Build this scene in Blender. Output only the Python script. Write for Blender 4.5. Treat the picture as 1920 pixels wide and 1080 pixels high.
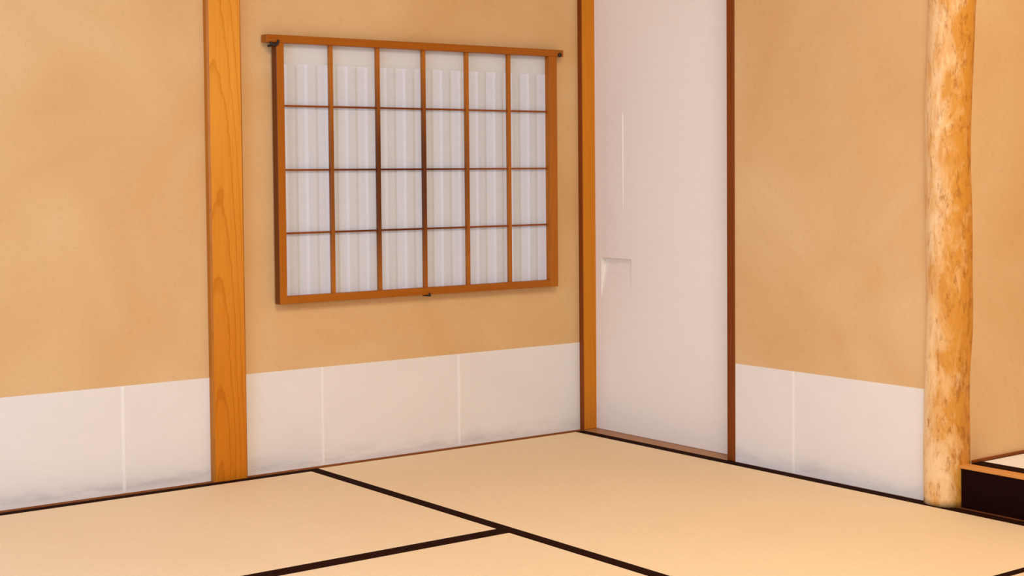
import bpy, bmesh, math, random
from mathutils import Vector, Matrix

for o in list(bpy.data.objects):
    bpy.data.objects.remove(o, do_unlink=True)
S = bpy.context.scene
C = S.collection

# ------------------------------------------------------------------ camera
CAM = (-2.86507, -3.61062, 0.78662)
YAW, PITCH, ROLL = 0.6667003, 0.0444834, -0.0066890
FPX, PCX, PCY = 2870.865, 1073.875, 445.888
fw = Vector((math.sin(YAW)*math.cos(PITCH), math.cos(YAW)*math.cos(PITCH), -math.sin(PITCH)))
rt = Vector((math.cos(YAW), -math.sin(YAW), 0))
up = rt.cross(fw)
r2 = rt*math.cos(ROLL) + up*math.sin(ROLL)
u2 = -rt*math.sin(ROLL) + up*math.cos(ROLL)
cd = bpy.data.cameras.new('camera')
cam = bpy.data.objects.new('camera', cd)
C.objects.link(cam)
cd.sensor_fit = 'HORIZONTAL'
cd.sensor_width = 36.0
cd.lens = FPX*36.0/1920.0
cd.shift_x = (960.0-PCX)/1920.0
cd.shift_y = (PCY-540.0)/1920.0
cd.clip_start = 0.01
cam.matrix_world = Matrix(((r2.x, u2.x, -fw.x, CAM[0]), (r2.y, u2.y, -fw.y, CAM[1]),
                           (r2.z, u2.z, -fw.z, CAM[2]), (0, 0, 0, 1)))
S.camera = cam

# ------------------------------------------------------------------ world and lights
W = bpy.data.worlds.new('daylight')
S.world = W
W.use_nodes = True
bg = W.node_tree.nodes['Background']
bg.inputs['Color'].default_value = (0.88, 0.95, 1.0, 1)
bg.inputs['Strength'].default_value = 0.95


def area(name, loc, target, size, power, col, shape='SQUARE', size_y=None):
    l = bpy.data.lights.new(name, 'AREA')
    l.shape = shape
    l.size = size
    if size_y:
        l.size_y = size_y
    l.energy = power
    l.color = col
    o = bpy.data.objects.new(name, l)
    C.objects.link(o)
    o.location = loc
    d = Vector(target) - Vector(loc)
    o.rotation_euler = d.to_track_quat('-Z', 'Y').to_euler()
    return o


# warm ceiling lamp of the room, in front of the alcove
area('ceiling_lamp', (-1.45, -2.6, 2.2), (-1.3, -2.2, 0.0), 1.3, 58, (1.0, 0.90, 0.76))
# small warm lamp up inside the alcove, behind its lintel
area('alcove_lamp', (0.42, -2.15, 2.15), (0.35, -2.0, 0.0), 0.5, 4.5, (1.0, 0.92, 0.76))
# cool daylight of the side window on the left
area('side_window_daylight', (-3.05, -0.95, 0.98), (-1.6, -0.45, 0.6), 0.95, 24, (0.27, 0.55, 1.0))
# two garden lamps outside the window
area('garden_lamp', (-1.10, 2.1, 0.95), (-0.55, 0, 0.78), 0.09, 10, (0.62, 0.72, 1.0), 'DISK')
area('garden_lamp', (-0.16, 2.1, 0.95), (-0.55, 0, 0.78), 0.09, 16, (0.62, 0.72, 1.0), 'DISK')

S.view_settings.view_transform = 'Standard'
S.view_settings.look = 'None'
S.view_settings.exposure = -0.10
S.view_settings.gamma = 1.0
S.view_settings.use_curve_mapping = False


# ------------------------------------------------------------------ materials
class NT:
    def __init__(self, name):
        self.m = bpy.data.materials.new(name)
        self.m.use_nodes = True
        self.t = self.m.node_tree
        self.b = self.t.nodes['Principled BSDF']
        self.tc = self.t.nodes.new('ShaderNodeTexCoord')

    def n(self, kind, **kw):
        x = self.t.nodes.new(kind)
        for k, v in kw.items():
            if k in x.inputs.keys():
                x.inputs[k].default_value = v
            else:
                setattr(x, k, v)
        return x

    def l(self, a, b):
        self.t.links.new(a, b)

    def mapping(self, scale=(1, 1, 1), rot=(0, 0, 0), loc=(0, 0, 0), src='Object'):
        mp = self.n('ShaderNodeMapping')
        mp.inputs['Scale'].default_value = scale
        mp.inputs['Rotation'].default_value = rot
        mp.inputs['Location'].default_value = loc
        self.l(self.tc.outputs[src], mp.inputs['Vector'])
        return mp.outputs['Vector']

    def noise(self, vec, scale, detail=3.0, rough=0.5, dist=0.0):
        x = self.n('ShaderNodeTexNoise')
        x.inputs['Scale'].default_value = scale
        x.inputs['Detail'].default_value = detail
        x.inputs['Roughness'].default_value = rough
        x.inputs['Distortion'].default_value = dist
        self.l(vec, x.inputs['Vector'])
        return x.outputs['Fac']

    def ramp(self, fac, stops, interp='LINEAR'):
        x = self.n('ShaderNodeValToRGB')
        x.color_ramp.interpolation = interp
        e = x.color_ramp.elements
        while len(e) < len(stops):
            e.new(0.5)
        for el, (p, c) in zip(e, stops):
            el.position = p
            el.color = (*c, 1) if len(c) == 3 else c
        self.l(fac, x.inputs['Fac'])
        return x.outputs['Color']

    def mix(self, fac, a, b, mode='MIX'):
        x = self.n('ShaderNodeMix', data_type='RGBA', blend_type=mode)
        for s, v in ((x.inputs[0], fac), (x.inputs[6], a), (x.inputs[7], b)):
            if isinstance(v, bpy.types.NodeSocket):
                self.l(v, s)
            elif isinstance(v, (int, float)):
                s.default_value = v
            else:
                s.default_value = (*v, 1)
        return x.outputs[2]

    def math(self, op, a, b=None, clamp=False):
        x = self.n('ShaderNodeMath', operation=op)
        x.use_clamp = clamp
        for s, v in ((x.inputs[0], a), (x.inputs[1], b)):
            if v is None:
                continue
            if isinstance(v, bpy.types.NodeSocket):
                self.l(v, s)
            else:
                s.default_value = v
        return x.outputs[0]

    def bump(self, h, strength, dist=0.002):
        x = self.n('ShaderNodeBump')
        x.inputs['Strength'].default_value = strength
        x.inputs['Distance'].default_value = dist
        self.l(h, x.inputs['Height'])
        self.l(x.outputs['Normal'], self.b.inputs['Normal'])

    def out(self, col, rough=0.8, spec=0.3):
        if isinstance(col, bpy.types.NodeSocket):
            self.l(col, self.b.inputs['Base Color'])
        else:
            self.b.inputs['Base Color'].default_value = (*col, 1)
        self.b.inputs['Roughness'].default_value = rough
        self.b.inputs['Specular IOR Level'].default_value = spec
        return self.m


def plaster(name, c1, c2):
    m = NT(name)
    v = m.mapping()
    blot = m.noise(v, 2.2, 4, 0.55, 0.6)
    fine = m.noise(v, 260, 3, 0.6)
    speck = m.noise(v, 34, 5, 0.6)
    c = m.mix(m.ramp(blot, [(0.3, (0, 0, 0)), (0.72, (1, 1, 1))]), c1, c2)
    c = m.mix(m.ramp(speck, [(0.35, (0.965,)*3), (0.65, (1.02,)*3)]), c, c, 'MIX')
    sp = m.ramp(m.noise(v, 60, 2, 0.5), [(0.30, (0.93, 0.91, 0.88)), (0.42, (1, 1, 1))])
    c = m.mix(0.5, c, m.mix(1.0, c, sp, 'MULTIPLY'))
    m.bump(m.math('ADD', m.math('MULTIPLY', fine, 0.6), m.math('MULTIPLY', speck, 0.4)), 0.22, 0.0015)
    return m.out(c, 0.95, 0.1)


def wood(name, base, dark, ring=26.0, tilt=(0.10, 0.04), off=(0.06, 0.11), axis='Z', rough=0.42, knot=0.5, streak=1.0, deep=None, mid_dark=None, warp_amt=0.055):
    m = NT(name)
    rot = {'Z': (0, 0, 0), 'X': (0, math.radians(90), 0), 'Y': (math.radians(90), 0, 0)}[axis]
    v0 = m.mapping(rot=rot)
    mp = m.n('ShaderNodeMapping')
    mp.inputs['Location'].default_value = (off[0], off[1], 0)
    mp.inputs['Rotation'].default_value = (tilt[0], tilt[1], 0)
    m.l(v0, mp.inputs['Vector'])
    warp = m.n('ShaderNodeTexNoise')
    warp.inputs['Scale'].default_value = 3.2
    warp.inputs['Detail'].default_value = 2
    st = m.n('ShaderNodeMapping')
    st.inputs['Scale'].default_value = (2.0, 2.0, 0.55)
    m.l(v0, st.inputs['Vector'])
    m.l(st.outputs['Vector'], warp.inputs['Vector'])
    add = m.n('ShaderNodeVectorMath', operation='MULTIPLY_ADD')
    m.l(warp.outputs['Color'], add.inputs[0])
    add.inputs[1].default_value = (warp_amt, warp_amt, 0.0)
    m.l(mp.outputs['Vector'], add.inputs[2])
    w = m.n('ShaderNodeTexWave', wave_type='RINGS', rings_direction='Z', wave_profile='SAW')
    w.inputs['Scale'].default_value = ring
    w.inputs['Distortion'].default_value = 1.2
    w.inputs['Detail'].default_value = 2
    w.inputs['Detail Scale'].default_value = 1.4
    m.l(add.outputs[0], w.inputs['Vector'])
    g = m.n('ShaderNodeMapping')
    g.inputs['Scale'].default_value = (220, 220, 7)
    m.l(v0, g.inputs['Vector'])
    grain = m.noise(g.outputs['Vector'], 1.0, 4, 0.6)
    big = m.noise(st.outputs['Vector'], 2.6, 3, 0.5)
    f = m.math('MULTIPLY', m.ramp(w.outputs['Fac'], [(0.0, (0, 0, 0)), (0.72, (0.12,)*3), (0.93, (1, 1, 1)), (1.0, (0.1,)*3)]), 0.55*knot)
    f = m.math('ADD', f, m.math('MULTIPLY', m.ramp(grain, [(0.35, (0, 0, 0)), (0.7, (1, 1, 1))]), 0.22*streak))
    f = m.math('ADD', f, m.math('MULTIPLY', m.ramp(big, [(0.35, (0, 0, 0)), (0.7, (1, 1, 1))]), 0.3), True)
    c = m.mix(f, base, dark)
    if deep:
        # the timber deepens to amber towards its butt end
        sep = m.n('ShaderNodeSeparateXYZ')
        m.l(m.tc.outputs['Object'], sep.inputs[0])
        zf = m.math('ADD', m.math('MULTIPLY', sep.outputs['Z'], 0.8), m.math('MULTIPLY', big, 0.35))
        c = m.mix(m.ramp(zf, [(0.25, (1, 1, 1)), (0.95, (0, 0, 0))]), c, m.mix(1.0, c, deep, 'MULTIPLY'))
    if mid_dark:
        # wood tone made darker round the middle of the grid
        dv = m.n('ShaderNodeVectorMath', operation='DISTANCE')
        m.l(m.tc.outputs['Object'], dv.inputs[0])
        dv.inputs[1].default_value = mid_dark
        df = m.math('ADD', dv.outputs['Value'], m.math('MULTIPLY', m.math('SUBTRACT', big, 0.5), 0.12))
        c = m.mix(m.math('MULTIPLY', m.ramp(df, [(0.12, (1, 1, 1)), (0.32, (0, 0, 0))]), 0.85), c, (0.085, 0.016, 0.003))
    m.bump(grain, 0.12, 0.0006)
    return m.out(c, rough, 0.18)


def paper(name, c1, c2, scuff=0.0):
    m = NT(name)
    v = m.mapping()
    a = m.noise(v, 3.0, 4, 0.6, 0.5)
    fib = m.noise(m.mapping(scale=(30, 30, 140)), 1.0, 4, 0.65)
    c = m.mix(m.ramp(a, [(0.3, (0, 0, 0)), (0.7, (1, 1, 1))]), c1, c2)
    c = m.mix(m.math('MULTIPLY', m.ramp(fib, [(0.3, (1, 1, 1)), (0.6, (0, 0, 0))]), 0.07), c, (0.70, 0.62, 0.55))
    if scuff:
        # scuffed, brushed-on dirt along the foot of the sheets
        sep = m.n('ShaderNodeSeparateXYZ')
        m.l(m.tc.outputs['Object'], sep.inputs[0])
        zf = m.ramp(m.math('MULTIPLY', sep.outputs['Z'], 10.0), [(0.04, (0, 0, 0)), (0.14, (1, 1, 1)), (0.28, (0.6,)*3), (0.55, (0, 0, 0))])
        pn = m.ramp(m.noise(m.mapping(scale=(7, 7, 30)), 1.0, 5, 0.62), [(0.44, (0, 0, 0)), (0.62, (1, 1, 1))])
        c = m.mix(m.math('MULTIPLY', m.math('MULTIPLY', zf, pn), scuff), c, (0.46, 0.39, 0.42))
    m.bump(m.math('ADD', a, m.math('MULTIPLY', fib, 0.3)), 0.10, 0.002)
    return m.out(c, 0.9, 0.12)


def shoji_paper(name):
    m = NT(name)
    fib = m.noise(m.mapping(scale=(25, 25, 60)), 1.0, 4, 0.65)
    c = m.mix(m.ramp(fib, [(0.3, (0, 0, 0)), (0.7, (1, 1, 1))]), (0.90, 0.92, 0.95), (0.93, 0.95, 0.98))
    d = m.n('ShaderNodeBsdfDiffuse')
    t = m.n('ShaderNodeBsdfTranslucent')
    m.l(c, d.inputs['Color'])
    m.l(c, t.inputs['Color'])
    mx = m.n('ShaderNodeMixShader')
    mx.inputs[0].default_value = 0.38
    m.l(d.outputs[0], mx.inputs[1])
    m.l(t.outputs[0], mx.inputs[2])
    m.l(mx.outputs[0], m.t.nodes['Material Output'].inputs['Surface'])
    return m.m


def tatami(name, c1, c2, axis):
    m = NT(name)
    # rush weave: fine ribs across the mat plus slow colour drift
    sc = (260, 14, 1) if axis == 'Y' else (14, 260, 1)
    straw = m.noise(m.mapping(scale=sc), 1.0, 3, 0.6)
    drift = m.noise(m.mapping(), 1.6, 4, 0.55, 0.4)
    w = m.n('ShaderNodeTexWave', wave_type='BANDS', bands_direction='Y' if axis == 'Y' else 'X')
    w.inputs['Scale'].default_value = 52
    w.inputs['Distortion'].default_value = 0.6
    m.l(m.mapping(), w.inputs['Vector'])
    c = m.mix(m.ramp(drift, [(0.3, (0, 0, 0)), (0.7, (1, 1, 1))]), c1, c2)
    c = m.mix(m.math('MULTIPLY', m.ramp(straw, [(0.3, (1, 1, 1)), (0.6, (0, 0, 0))]), 0.12), c, (0.60, 0.36, 0.16))
    m.bump(m.math('ADD', m.math('MULTIPLY', w.outputs['Fac'], 0.6), m.math('MULTIPLY', straw, 0.4)), 0.25, 0.001)
    return m.out(c, 0.62, 0.3)


def cloth(name, col):
    m = NT(name)
    f = m.noise(m.mapping(), 420, 2, 0.6)
    c = m.mix(f, col, tuple(x*1.9 for x in col))
    m.bump(f, 0.3, 0.0008)
    return m.out(c, 0.95, 0.04)


def iron(name):
    m = NT(name)
    f = m.noise(m.mapping(), 90, 3, 0.6)
    m.bump(f, 0.3, 0.0006)
    return m.out(m.mix(f, (0.010, 0.007, 0.006), (0.035, 0.02, 0.014)), 0.55, 0.4)


def log_wood(name):
    m = NT(name)
    v = m.mapping(scale=(1, 1, 0.42))
    vs = m.mapping(scale=(1, 1, 0.22))
    big = m.noise(v, 20, 5, 0.62, 0.8)
    streak = m.noise(vs, 75, 4, 0.65, 0.3)
    spot = m.noise(m.mapping(scale=(1, 1, 0.40), loc=(3.1, 1.7, 0.4)), 62, 5, 0.68, 0.3)
    fleck = m.noise(m.mapping(scale=(1, 1, 0.30), loc=(9.1, 4.7, 2.4)), 150, 3, 0.6, 0.2)
    pale = m.noise(m.mapping(scale=(1, 1, 0.5), loc=(7, 2, 5)), 17, 4, 0.6, 0.5)
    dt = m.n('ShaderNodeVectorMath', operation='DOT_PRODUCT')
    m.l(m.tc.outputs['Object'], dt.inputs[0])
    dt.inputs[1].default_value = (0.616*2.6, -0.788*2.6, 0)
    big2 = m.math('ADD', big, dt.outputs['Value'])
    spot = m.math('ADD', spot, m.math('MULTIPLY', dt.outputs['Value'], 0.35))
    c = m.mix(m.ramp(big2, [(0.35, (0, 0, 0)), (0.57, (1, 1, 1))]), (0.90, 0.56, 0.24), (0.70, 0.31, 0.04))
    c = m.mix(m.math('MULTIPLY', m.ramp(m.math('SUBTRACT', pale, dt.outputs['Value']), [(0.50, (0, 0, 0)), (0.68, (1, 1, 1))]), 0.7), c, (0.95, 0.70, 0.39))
    c = m.mix(m.math('MULTIPLY', m.ramp(streak, [(0.5, (0, 0, 0)), (0.7, (1, 1, 1))]), 0.45), c, (0.62, 0.24, 0.03))
    c = m.mix(m.math('MULTIPLY', m.ramp(spot, [(0.535, (0, 0, 0)), (0.66, (1, 1, 1))]), 0.75), c, (0.44, 0.15, 0.012))
    c = m.mix(m.math('MULTIPLY', m.ramp(fleck, [(0.63, (0, 0, 0)), (0.74, (1, 1, 1))]), 0.55), c, (0.36, 0.12, 0.012))
    m.bump(m.math('ADD', big, m.math('MULTIPLY', streak, 0.4)), 0.5, 0.004)
    return m.out(c, 0.45, 0.35)


PLASTER = plaster('sand_plaster', (0.715, 0.43, 0.18), (0.80, 0.545, 0.285))
BLOCK_DARK = plaster('sky_block_plaster', (0.14, 0.12, 0.10), (0.18, 0.15, 0.12))  # dark finish of the added light-blocking enclosure
POST = wood('honey_cypress', (0.86, 0.37, 0.045), (0.58, 0.18, 0.006), ring=26, off=(0.012, -0.026), tilt=(0.05, 0.0), knot=0.85, deep=(0.80, 0.62, 0.25), warp_amt=0.03)
POST_SIDE = wood('honey_cypress_dark_side', (0.56, 0.20, 0.018), (0.36, 0.095, 0.005), ring=50, off=(0.4, 0.3), tilt=(0.02, 0.02), knot=0.5)  # darker tone for the post's side faces and chamfers
FRAME_SIDE = wood('shoji_cedar_dark_side', (0.20, 0.05, 0.003), (0.12, 0.024, 0.002), ring=50, off=(0.4, 0.3), knot=0.4)  # darker tone for the outer face of the left stile
POST2 = wood('honey_cypress_plain', (0.70, 0.25, 0.012), (0.48, 0.13, 0.004), ring=30, off=(0.4, 0.3), tilt=(0.02, 0.02), knot=0.4)
BROWN = wood('red_brown_cedar', (0.27, 0.06, 0.004), (0.14, 0.024, 0.002), ring=40, off=(0.5, 0.2), knot=0.5)
FRAME_X = wood('shoji_cedar_rail', (0.45, 0.135, 0.007), (0.26, 0.058, 0.003), ring=40, off=(0.5, 0.3), axis='X', knot=0.5)
FRAME_Z = wood('shoji_cedar_stile', (0.50, 0.155, 0.009), (0.30, 0.07, 0.004), ring=40, off=(0.3, 0.4), axis='Z', knot=0.5)
MUNTIN = wood('shoji_cedar_muntin', (0.50, 0.16, 0.012), (0.30, 0.07, 0.005), ring=50, off=(0.4, 0.2), axis='Z', knot=0.5, mid_dark=(-0.64, -0.01, 0.76))
MUNTIN_X = wood('shoji_cedar_crossbar', (0.34, 0.085, 0.010), (0.20, 0.035, 0.005), ring=50, off=(0.4, 0.2), axis='X', knot=0.4, mid_dark=(-0.64, -0.01, 0.76))
STRIP = wood('floor_strip_cedar', (0.30, 0.085, 0.008), (0.15, 0.034, 0.003), ring=40, off=(0.3, 0.3), axis='X', knot=0.4, rough=0.9)
STRIP_Y = wood('floor_strip_cedar_long', (0.20, 0.06, 0.015), (0.10, 0.026, 0.007), ring=40, off=(0.3, 0.3), axis='Y', knot=0.4)
SILL = wood('sill_cedar', (0.46, 0.22, 0.08), (0.30, 0.12, 0.035), ring=34, off=(0.3, 0.3), axis='Y', knot=0.5)
LIP = wood('platform_lip_cedar', (0.74, 0.33, 0.09), (0.55, 0.2, 0.03), ring=30, off=(0.3, 0.3), axis='Y', knot=0.3)
SLAT = wood('bamboo_slat', (0.55, 0.42, 0.24), (0.42, 0.28, 0.12), ring=60, knot=0.3)
PAPER = paper('wainscot_paper', (0.84, 0.80, 0.755), (0.88, 0.845, 0.80), scuff=0.35)
OVERLAP = paper('overlap_paper', (0.93, 0.90, 0.86), (0.95, 0.92, 0.88))
FUSUMA = paper('fusuma_paper', (0.94, 0.885, 0.80), (0.955, 0.905, 0.825))
RIDGE = paper('fusuma_ridge_paper', (0.95, 0.92, 0.87), (0.96, 0.93, 0.89))
SHOJI = shoji_paper('shoji_paper')
TAT_Y = tatami('tatami_rush_long', (0.905, 0.695, 0.42), (0.94, 0.74, 0.46), 'Y')
TAT_X = tatami('tatami_rush_cross', (0.905, 0.695, 0.42), (0.94, 0.74, 0.46), 'X')
TAT_PALE = tatami('tatami_rush_pale', (0.95, 0.92, 0.83), (0.96, 0.94, 0.86), 'Y')
HERI = cloth('edge_cloth_black', (0.016, 0.0045, 0.002))
IRON = iron('black_iron')
LACQ = NT('black_lacquer')
_f = LACQ.noise(LACQ.mapping(), 40, 3, 0.6)
BLACK = LACQ.out(LACQ.mix(_f, (0.009, 0.001, 0.0008), (0.014, 0.002, 0.0015)), 0.6, 0.05)
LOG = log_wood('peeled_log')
CEIL = wood('ceiling_board', (0.50, 0.30, 0.14), (0.36, 0.19, 0.08), ring=14, axis='Y')


# ------------------------------------------------------------------ helpers
def link(name, me, mat, parent=None):
    o = bpy.data.objects.new(name, me)
    C.objects.link(o)
    if mat:
        me.materials.append(mat)
    if parent:
        o.parent = parent
    return o


def finish(name, bm, mat, parent=None, smooth=False, loc=None):
    bmesh.ops.recalc_face_normals(bm, faces=bm.faces[:])
    if loc is not None:
        bmesh.ops.translate(bm, verts=bm.verts[:], vec=-Vector(loc))
    me = bpy.data.meshes.new(name)
    bm.to_mesh(me)
    bm.free()
    if smooth:
        for p in me.polygons:
            p.use_smooth = True
    o = link(name, me, mat, parent)
    if loc is not None:
        o.location = loc
    return o


def add_box(bm, x0, x1, y0, y1, z0, z1, bev=0.0, seg=1):
    vs = [bm.verts.new((x, y, z)) for x in (x0, x1) for y in (y0, y1) for z in (z0, z1)]
    fs = [bm.faces.new([vs[i] for i in q]) for q in
          ((0, 1, 3, 2), (4, 6, 7, 5), (0, 4, 5, 1), (2, 3, 7, 6), (0, 2, 6, 4), (1, 5, 7, 3))]
    if bev > 0:
        es = list({e for f in fs for e in f.edges})
        bmesh.ops.bevel(bm, geom=es, offset=bev, segments=seg, affect='EDGES', profile=0.6)


def box(name, x, y, z, mat, parent=None, bev=0.0, seg=1, loc=None):
    bm = bmesh.new()
    add_box(bm, min(x), max(x), min(y), max(y), min(z), max(z), bev, seg)
    return finish(name, bm, mat, parent, loc=loc)


def empty(name, loc):
    o = bpy.data.objects.new(name, None)
    o.empty_display_size = 0.05
    C.objects.link(o)
    o.location = loc
    return o


def into(parent, *obs):
    """parent parts that were built in world coordinates"""
    for o in obs:
        o.parent = parent
        o.matrix_parent_inverse = Matrix.Translation(-Vector(parent.location))


def tag(o, label, cat, group=None):
    o['label'] = label
    o['category'] = cat
    if group:
        o['group'] = group
    return o


def struct(o, label=None):
    o['kind'] = 'structure'
    if label:
        o['label'] = label
    return o


def wall_hole(name, axis, a0, a1, z0, z1, d0, d1, hole, mat):
    """wall slab spanning a0..a1 along axis, thickness d0..d1, with one rectangular hole (ha0, ha1, hz0, hz1)"""
    bm = bmesh.new()
    As = [a0, hole[0], hole[1], a1]
    Zs = [z0, hole[2], hole[3], z1]

    def P(a, d, z):
        return (a, d, z) if axis == 'X' else (d, a, z)
    V = {(i, j, k): bm.verts.new(P(As[i], d, Zs[j])) for i in range(4) for j in range(4) for k, d in enumerate((d0, d1))}
    for i in range(3):
        for j in range(3):
            if (i, j) == (1, 1):
                continue
            for k in (0, 1):
                bm.faces.new([V[i, j, k], V[i+1, j, k], V[i+1, j+1, k], V[i, j+1, k]])
    for (a, b) in (((1, 1), (2, 1)), ((2, 1), (2, 2)), ((2, 2), (1, 2)), ((1, 2), (1, 1))):
        bm.faces.new([V[a+(0,)], V[b+(0,)], V[b+(1,)], V[a+(1,)]])
    for i in range(3):
        for j in (0, 3):
            bm.faces.new([V[i, j, 0], V[i+1, j, 0], V[i+1, j, 1], V[i, j, 1]])
            bm.faces.new([V[j, i, 0], V[j, i+1, 0], V[j, i+1, 1], V[j, i, 1]])
    return finish(name, bm, mat)


def tube(name, pts, radii, mat, parent=None, n=10):
    bm = bmesh.new()
    rings = []
    pts = [Vector(p) for p in pts]
    for i, p in enumerate(pts):
        t = (pts[min(i+1, len(pts)-1)] - pts[max(i-1, 0)]).normalized()
        a = t.orthogonal().normalized() if i == 0 else (rings_a - t*rings_a.dot(t)).normalized()
        rings_a = a
        b = t.cross(a)
        r = radii[i] if isinstance(radii, (list, tuple)) else radii
        rings.append([bm.verts.new(p + (a*math.cos(q) + b*math.sin(q))*r) for q in [2*math.pi*k/n for k in range(n)]])
    for A, B in zip(rings, rings[1:]):
        for k in range(n):
            bm.faces.new([A[k], A[(k+1) % n], B[(k+1) % n], B[k]])
    bm.faces.new(rings[0][::-1])
    bm.faces.new(rings[-1])
    return finish(name, bm, mat, parent, smooth=True)


# ------------------------------------------------------------------ room shell
XL, YF, H = -4.2, -4.9, 2.3            # left end, open front end, ceiling height
struct(box('floor', (XL, 1.0), (YF, 0.1), (-0.12, -0.057), STRIP))
flo = bpy.data.objects['floor']
wb = struct(wall_hole('wall_back', 'X', XL, 0.002, -0.057, H, 0.0, 0.07, (-1.003, -0.117, 0.452, 1.066), PLASTER),
            'tan sand-plastered wall with a papered foot, behind the hanging screen')
wr = struct(box('wall_right', (0.0, 0.07), (-0.668, -1.345), (-0.057, H), PLASTER),
            'tan sand-plastered wall between the white sliding door and the log pillar')
struct(box('wall_right_lintel', (0.0, 0.07), (0.0, -0.668), (1.80, H), PLASTER))
struct(box('wall_alcove', (0.040, 0.98), (-1.404, -1.36), (-0.057, H), PLASTER),
       'tan plaster side wall of the alcove right of the log pillar')
struct(box('wall_alcove_back', (0.92, 0.98), (-1.404, -3.3), (-0.057, H), PLASTER))
struct(box('wall_alcove_far', (0.0, 0.98), (-3.3, -3.36), (-0.057, H), PLASTER))
struct(box('wall_right_front', (0.0, 0.07), (-3.36, YF), (-0.057, H), PLASTER))
struct(box('ceiling', (XL, 1.0), (YF, 0.1), (H, H+0.05), CEIL))
# unseen dark enclosure added behind the slatted window to keep sky light out
struct(box('wall_sky_block', (XL, 1.0), (2.6, 2.66), (-0.12, H), BLOCK_DARK))
struct(box('wall_sky_block_left', (XL-0.06, XL), (0.0, 2.66), (-0.12, H), BLOCK_DARK))
struct(box('wall_sky_block_right', (1.0, 1.06), (0.0, 2.66), (-0.12, H), BLOCK_DARK))
struct(box('ceiling_sky_block', (XL-0.06, 1.06), (0.1, 2.66), (H, H+0.05), BLOCK_DARK))
struct(box('floor_sky_block', (XL-0.06, 1.06), (0.1, 2.66), (-0.12, -0.057), BLOCK_DARK))
struct(wall_hole('wall_left', 'Y', -1.84, 0.07, -0.057, H, -2.90, -2.84, (-1.42, -0.48, 0.50, 1.45), PLASTER))

# papered foot of the walls: overlapping sheets of white paper
HP = 0.2652


def sheets(wall, axis, edges, seams, depth):
    for a, b in zip(edges, edges[1:]):
        if axis == 'X':
            o = box('paper_sheet', (a+0.0005, b-0.0005), (0.0, -depth), (0.0005, HP), PAPER)
        else:
            o = box('paper_sheet', (0.0, -depth), (a-0.0005, b+0.0005), (0.0005, HP), PAPER)
        o.parent = wall
    for c, w in seams:
        if axis == 'X':
            o = box('paper_overlap', (c-w, c+w), (-depth+0.0002, -depth-0.0007), (0.001, HP-0.0008), OVERLAP, bev=0.0003)
        else:
            o = box('paper_overlap', (-depth+0.0002, -depth-0.0007), (c-w, c+w), (0.001, HP-0.0008), OVERLAP, bev=0.0003)
        o.parent = wall


sheets(wb, 'X', [-2.40, -1.912, -1.4286, -1.172], [(-1.4286, 0.0042), (-1.912, 0.0042)], 0.0008)
sheets(wb, 'X', [-1.118, -0.8774, -0.4403, 0.0], [(-0.8774, 0.0042), (-0.4403, 0.0042)], 0.0008)
sheets(wr, 'Y', [-0.671, -0.8828, -1.311], [(-0.8828, 0.0042)], 0.0008)

# added unseen white backing above the opening, to brighten the screen's top panes
for a, b in (((-1.008, -0.112), (1.067, 1.116)),):
    o = box('paper_sheet', a, (0.0, -0.0008), b, OVERLAP)  # added unseen backing, not one of the wall's paper sheets
    o.parent = wb

# thin wooden strips where the mats meet the walls
struct(box('baseboard_back', (XL, 0.0), (-0.024, 0.0), (-0.057, 0.0006), STRIP, bev=0.0006), 'thin brown wooden strip at the foot of the back wall')
struct(box('baseboard_right', (-0.0055, 0.03), (-3.3, -0.668), (-0.057, 0.0006), STRIP_Y, bev=0.0006), 'thin dark wooden strip at the foot of the right wall')
struct(box('baseboard_alcove', (0.046, 0.92), (-1.4115, -1.404), (0.0995, 0.1055), BROWN, bev=0.0008), 'narrow brown strip at the foot of the alcove wall')

# ------------------------------------------------------------------ tatami mats
_mat_cache = {}


def mat_obj(name, x0, x1, y0, y1, long_axis, e0, e1, top=0.0, body=None, thick=0.055):
    """e0, e1: width of the edge cloth at the low and the high side of the short direction"""
    r = empty(name, ((x0+x1)/2, (y0+y1)/2, top-thick))
    b = box('rush_surface', (x0+0.0003, x1-0.0003), (y0+0.0003, y1-0.0003), (top-thick, top), body or (TAT_Y if long_axis == 'Y' else TAT_X), bev=0.002, seg=2)
    into(r, b)
    for w, hi in ((e0, 0), (e1, 1)):
        if not w:
            continue
        if long_axis == 'Y':
            xs = (x0, x0+w) if not hi else (x1-w, x1)
            ys = (y0+0.0006, y1-0.0006)
        else:
            ys = (y0, y0+w) if not hi else (y1-w, y1)
            xs = (x0+0.0006, x1-0.0006)
        into(r, box('edge_cloth', xs, ys, (top-0.03, top+0.0012), HERI, bev=0.0010, seg=2))
    return r


GR = 'straw mats covering the floor'
tag(mat_obj('tatami_mat', -0.9387, -0.0060, -1.8186, -0.0245, 'Y', 0.0287, 0.031), 'tan straw mat running along the foot of the white sliding door', 'mat', GR)
tag(mat_obj('tatami_mat', -2.76, -0.9393, -0.9130, -0.0245, 'X', 0.0218, 0.0255), 'tan straw mat lying below the square wooden post', 'mat', GR)
tag(mat_obj('tatami_mat', -2.76, -0.9393, -1.8186, -0.9135, 'X', 0.0218, 0.0219), 'tan straw mat at the bottom centre, in front of the black T-junction', 'mat', GR)
tag(mat_obj('tatami_mat', -1.826, -0.0060, -2.73, -1.8190, 'X', 0.0218, 0.0200), 'straw mat just entering the bottom right corner of the picture', 'mat', GR)
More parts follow.
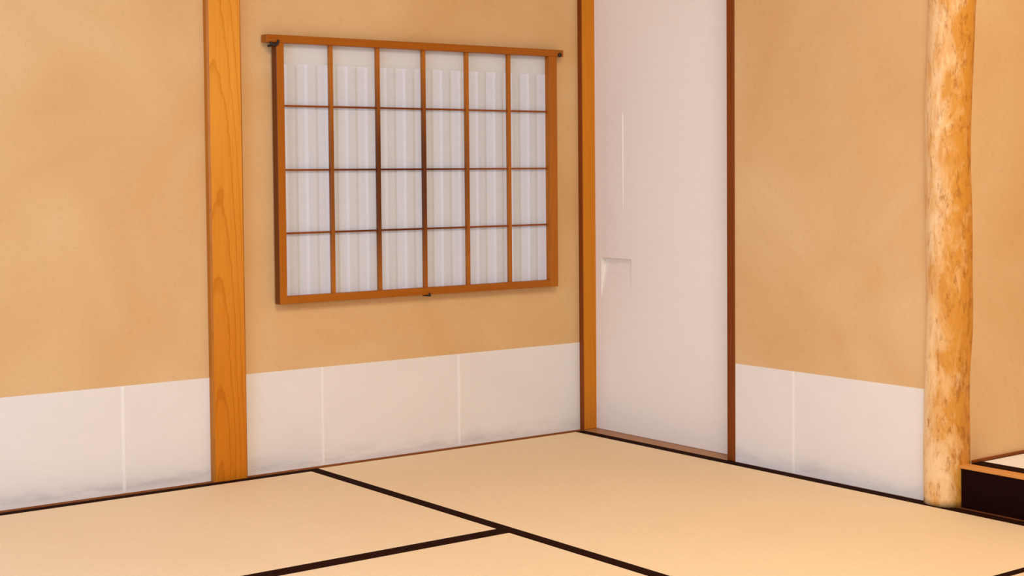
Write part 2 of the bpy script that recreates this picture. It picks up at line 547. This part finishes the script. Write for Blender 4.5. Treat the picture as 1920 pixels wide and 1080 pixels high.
# the rest of the matted floor, out of the picture
for args in ((-3.67, -2.7606, -1.8186, -0.0245, 'Y'), (-3.65, -1.8266, -2.73, -1.8190, 'X'), (-1.826, -0.006, -3.64, -2.7306, 'X'), (-3.65, -1.8266, -3.64, -2.7306, 'X')):
    m = mat_obj('floor_mat', *args, 0.0218, 0.0218)
    for ch in list(m.children):
        ch.parent = None
        ch.matrix_parent_inverse = Matrix.Identity(4)
        ch.parent = flo
    bpy.data.objects.remove(m)

# ------------------------------------------------------------------ posts


def square_post(name, x0, x1, y0, y1, z0, z1, ch, mat, loc):
    """post with chamfered arrises"""
    bm = bmesh.new()
    prof = [(x0, y1), (x0, y0+ch), (x0+ch, y0), (x1-ch, y0), (x1, y0+ch), (x1, y1)]
    lo = [bm.verts.new((x, y, z0)) for x, y in prof]
    hi = [bm.verts.new((x, y, z1)) for x, y in prof]
    n = len(prof)
    for i in range(n):
        bm.faces.new([lo[i], lo[(i+1) % n], hi[(i+1) % n], hi[i]])
    bm.faces.new(lo[::-1])
    bm.faces.new(hi)
    return finish(name, bm, mat, loc=loc)


def edge_material(o, mat, test):
    """second, darker material for the faces picked by test"""
    o.data.materials.append(mat)
    for p in o.data.polygons:
        if test(p.normal):
            p.material_index = 1
    return o


# square post between the two bays of the back wall
tag(edge_material(square_post('wooden_post', -1.2010, -1.1075, -0.022, 0.0, 0.0006, H, 0.0045, POST, (-1.155, -0.01, 0.0006)), POST_SIDE, lambda n: abs(n.x) > 0.3),
    'square honey-coloured wooden post left of the hanging screen', 'post')

# corner post: its face towards the room is the reveal of the sliding door
cp = empty('corner_post', (0.03, -0.008, 0.0))
into(cp, box('shaft', (0.0015, 0.085), (-0.0175, 0.07), (0.0006, H), POST2, bev=0.0015))
into(cp, box('edge_strip', (-0.0012, 0.0014), (-0.0185, 0.0), (0.0006, H), BROWN, bev=0.0006))
tag(cp, 'narrow orange-brown corner post between back wall and white sliding door', 'post')

# dark jamb on the other side of the sliding door
jb = struct(box('trim_1', (-0.004, 0.066), (-0.642, -0.6695), (0.0006, 1.80), BROWN, bev=0.0015), 'slim dark reddish jamb right of the white sliding door')

# door sill
struct(box('trim_2', (-0.0055, 0.10), (-0.642, -0.0175), (-0.057, 0.0012), SILL, bev=0.0006), 'pale brown wooden sill under the white sliding door')
struct(box('trim_3', (0.0, 0.10), (-0.642, -0.0175), (1.76, 1.80), BROWN))

# ------------------------------------------------------------------ sliding door
XD = 0.05
GY0, GY1, GZ0, GZ1, GD = -0.0437, -0.1845, 0.404, 0.5222, 0.021
door = empty('door_1', (XD+0.014, -0.33, 0.002))
bm = bmesh.new()
ys = [0.012, GY0, GY1, -0.668]
zs = [0.002, GZ0, GZ1, 1.762]
V = {(i, j): bm.verts.new((XD, ys[i], zs[j])) for i in range(4) for j in range(4)}
for i in range(3):
    for j in range(3):
        if (i, j) != (1, 1):
            bm.faces.new([V[i, j], V[i+1, j], V[i+1, j+1], V[i, j+1]])
B = [bm.verts.new((XD+0.028, y, z)) for y, z in ((ys[0], zs[0]), (ys[3], zs[0]), (ys[3], zs[3]), (ys[0], zs[3]))]
bm.faces.new(B)
for side in ([V[i, 0] for i in range(4)] + [B[1], B[0]], [V[3, j] for j in range(4)] + [B[2], B[1]],
             [V[3-i, 3] for i in range(4)] + [B[3], B[2]], [V[0, 3-j] for j in range(4)] + [B[0], B[3]]):
    bm.faces.new(side)
into(door, finish('panel', bm, FUSUMA))
# wedge-shaped finger pull, deepest along its upper edge
bm = bmesh.new()
NR = 6
rows = []
for k in range(NR+1):
    t = k/NR
    z = GZ1 + (GZ0-GZ1)*t
    d = GD*(1-t)**1.15
    rows.append([bm.verts.new((XD, GY0, z)), bm.verts.new((XD+d, GY0-0.001, z)), bm.verts.new((XD+d*0.55, GY1+0.001, z)), bm.verts.new((XD, GY1, z))])
for A, Bq in zip(rows, rows[1:]):
    for q in range(3):
        bm.faces.new([A[q], A[q+1], Bq[q+1], Bq[q]])
bm.faces.new(rows[0])
fp = finish('finger_pull', bm, FUSUMA)
fp['label'] = 'square sunken finger pull'
into(door, fp)
bm = bmesh.new()
zz = [0.955, 0.94, 0.86, 0.78, 0.70, 0.65]
hh = [0.0003, 0.0020, 0.0019, 0.0014, 0.0008, 0.0001]
prev = None
for z, h in zip(zz, hh):
    cur = [bm.verts.new((XD+0.0004, -0.1412, z)), bm.verts.new((XD-h, -0.1440, z)), bm.verts.new((XD-h, -0.1474, z)), bm.verts.new((XD+0.0004, -0.1502, z))]
    if prev:
        for q in range(3):
            bm.faces.new([prev[q], prev[q+1], cur[q+1], cur[q]])
    prev = cur
rg = finish('paper_ridge', bm, RIDGE)
rg['label'] = 'faint raised vertical ridge in the paper'
into(door, rg)
struct(door, 'plain white papered sliding door with a sunken square pull')

# ------------------------------------------------------------------ window in the wall behind the screen
win = empty('window_1', (-0.56, 0.035, 0.452))
struct(win, 'slatted opening glowing through the hanging paper screen')
base = None
PER, NSL, XS = 0.0589, 16, -1.000
for k in range(NSL):
    x = XS + PER*k
    if base is None:
        bm = bmesh.new()
        add_box(bm, -0.0135, 0.0135, -0.006, 0.006, 0.4525, 1.0655, 0.003)
        o = finish('window_slat', bm, SLAT)
        base = o
    else:
        o = base.copy()
        C.objects.link(o)
    o.parent = win
    o.matrix_parent_inverse = Matrix.Translation(-Vector(win.location))
    o.location = (x, 0.040, 0)

# ------------------------------------------------------------------ hanging paper screen
scr = empty('hanging_screen', (-0.56, -0.016, 0.4423))
tag(scr, 'hanging paper screen with a dark-honey wooden grid of twenty-four panes', 'screen')
Y0, Y1 = -0.0045, -0.030
XA, XB, ZA, ZB = -1.0150, -0.1022, 0.4423, 1.1387
into(scr, box('top_rail', (-1.0430, -0.0790), (Y0, Y1-0.0015), (1.1190, ZB), FRAME_X, bev=0.0012))
into(scr, box('bottom_rail', (XA+0.0005, XB-0.0005), (Y0, Y1+0.0003), (ZA, 0.4622), FRAME_X, bev=0.0012))
into(scr, edge_material(box('stile', (XA, -0.9925), (Y0, Y1), (ZA-0.0005, 1.1195), FRAME_Z, bev=0.0012), FRAME_SIDE, lambda n: n.x < -0.5))
into(scr, box('stile', (-0.1305, XB), (Y0, Y1), (ZA-0.0005, 1.1195), FRAME_Z, bev=0.0012))
VX = (-0.8498, -0.7060, -0.5595, -0.4155, -0.2695)
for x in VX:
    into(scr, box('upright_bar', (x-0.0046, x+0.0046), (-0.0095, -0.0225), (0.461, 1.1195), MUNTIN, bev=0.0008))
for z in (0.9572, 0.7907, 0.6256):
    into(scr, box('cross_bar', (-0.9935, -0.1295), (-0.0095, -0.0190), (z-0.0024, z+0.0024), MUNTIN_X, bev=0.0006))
xe = [-0.9940] + list(VX) + [-0.1290]
ze = [0.4605, 0.6256, 0.7907, 0.9572, 1.1205]
for i in range(6):
    for j in range(4):
        bm = bmesh.new()
        v = [bm.verts.new(p) for p in ((xe[i], -0.0085, ze[j]), (xe[i+1], -0.0085, ze[j]), (xe[i+1], -0.0085, ze[j+1]), (xe[i], -0.0085, ze[j+1]))]
        bm.faces.new(v)
        into(scr, finish('paper_pane', bm, SHOJI))

# nails and hook that carry the screen
hk = empty('iron_hook', (-1.018, 0.0, 1.112))
arc = []
for k in range(9):
    a = math.radians(200 + k*170/8)
    arc.append((-1.0225 + 0.0115*math.cos(a), -0.0355, 1.1235 + 0.0115*math.sin(a)))
into(hk, tube('hook_bend', arc, [0.0024, 0.0034, 0.0042, 0.0046, 0.0046, 0.0044, 0.004, 0.0034, 0.0024], IRON))
into(hk, tube('shank', [(-1.0215, 0.004, 1.1115), (-1.0215, -0.036, 1.1115)], 0.003, IRON))
tag(hk, 'small black iron hook under the left end of the screen rail', 'hook')
nl = empty('iron_nail', (-0.0935, 0.0, 1.1160))
into(nl, tube('nail_head', [(-0.0935, -0.0305, 1.1235), (-0.0935, -0.0345, 1.1235), (-0.0935, -0.0365, 1.1235)], [0.0064, 0.0064, 0.0046], IRON, n=16))
into(nl, tube('shank', [(-0.0935, 0.004, 1.1235), (-0.0935, -0.0305, 1.1235)], 0.0022, IRON))
tag(nl, 'round black nail head at the right end of the screen rail', 'nail')
pg = empty('iron_peg', (-0.557, 0.0, 0.44))
into(pg, tube('shank', [(-0.5572, 0.004, 0.4390), (-0.5572, -0.0335, 0.4396)], 0.0022, IRON))
into(pg, tube('bent_tip', [(-0.5572, -0.0335, 0.4385), (-0.5572, -0.0340, 0.4420), (-0.5572, -0.0340, 0.4485)], [0.0045, 0.0036, 0.0012], IRON))
tag(pg, 'tiny black iron peg under the middle of the screen', 'peg')

# ------------------------------------------------------------------ log pillar
random.seed(7)
PC, PR = (0.0225, -1.3544), 0.0545
pd = (0.616, -0.788)
bm = bmesh.new()
NZ, NA = 120, 56
prof = [(0.0, 0.0), (0.25, -0.0006), (0.45, 0.002), (0.55, 0.0018), (0.80, -0.0006), (0.95, 0.0), (1.10, 0.004), (1.25, 0.008), (2.3, 0.012)]


def lerp(z):
    for (a, va), (b, vb) in zip(prof, prof[1:]):
        if a <= z <= b:
            t = (z-a)/(b-a)
            t = t*t*(3-2*t)
            return va + (vb-va)*t
    return prof[-1][1]


ph = [random.uniform(0, 6.28) for _ in range(12)]
rings = []
for i in range(NZ+1):
    z = 0.0006 + (H-0.0006)*i/NZ
    off = lerp(z)
    ring = []
    for k in range(NA):
        a = 2*math.pi*k/NA
        r = PR*(1 - 0.012*z) + 0.0007*math.sin(3*a+ph[0]+2.2*z) + 0.0006*math.sin(5*a+ph[1]-4*z) + 0.0007*math.sin(9*z+ph[2]+a) + 0.0005*math.sin(23*z+ph[3]+2*a)
        ring.append(bm.verts.new((PC[0]+pd[0]*off+r*math.cos(a), PC[1]+pd[1]*off+r*math.sin(a), z)))
    rings.append(ring)
for A, Bq in zip(rings, rings[1:]):
    for k in range(NA):
        bm.faces.new([A[k], A[(k+1) % NA], Bq[(k+1) % NA], Bq[k]])
bm.faces.new(rings[0][::-1])
bm.faces.new(rings[-1])
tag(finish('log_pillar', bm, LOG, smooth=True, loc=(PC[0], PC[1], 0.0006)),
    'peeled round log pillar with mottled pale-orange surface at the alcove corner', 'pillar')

# ------------------------------------------------------------------ raised alcove platform
PT = 0.0990
pf = empty('alcove_platform', (0.45, -2.3, 0.0006))
into(pf, box('front_board', (0.007, 0.032), (-3.29, -1.3545), (0.0006, PT-0.0075), BLACK, bev=0.0006))
into(pf, box('front_lip', (0.003, 0.0355), (-3.29, -1.3545), (PT-0.0075, PT), LIP, bev=0.0012))
into(pf, box('deck', (0.0325, 0.915), (-3.29, -1.405), (0.0006, PT-0.032), STRIP_Y))
tag(pf, 'raised alcove platform with black front board and orange wooden lip', 'platform')
tag(mat_obj('alcove_mat', 0.0358, 0.915, -3.285, -1.4120, 'Y', 0.0400, 0.03, top=PT+0.0005, body=TAT_PALE, thick=0.03),
    'pale straw mat with black edge lying on the raised alcove platform', 'mat')
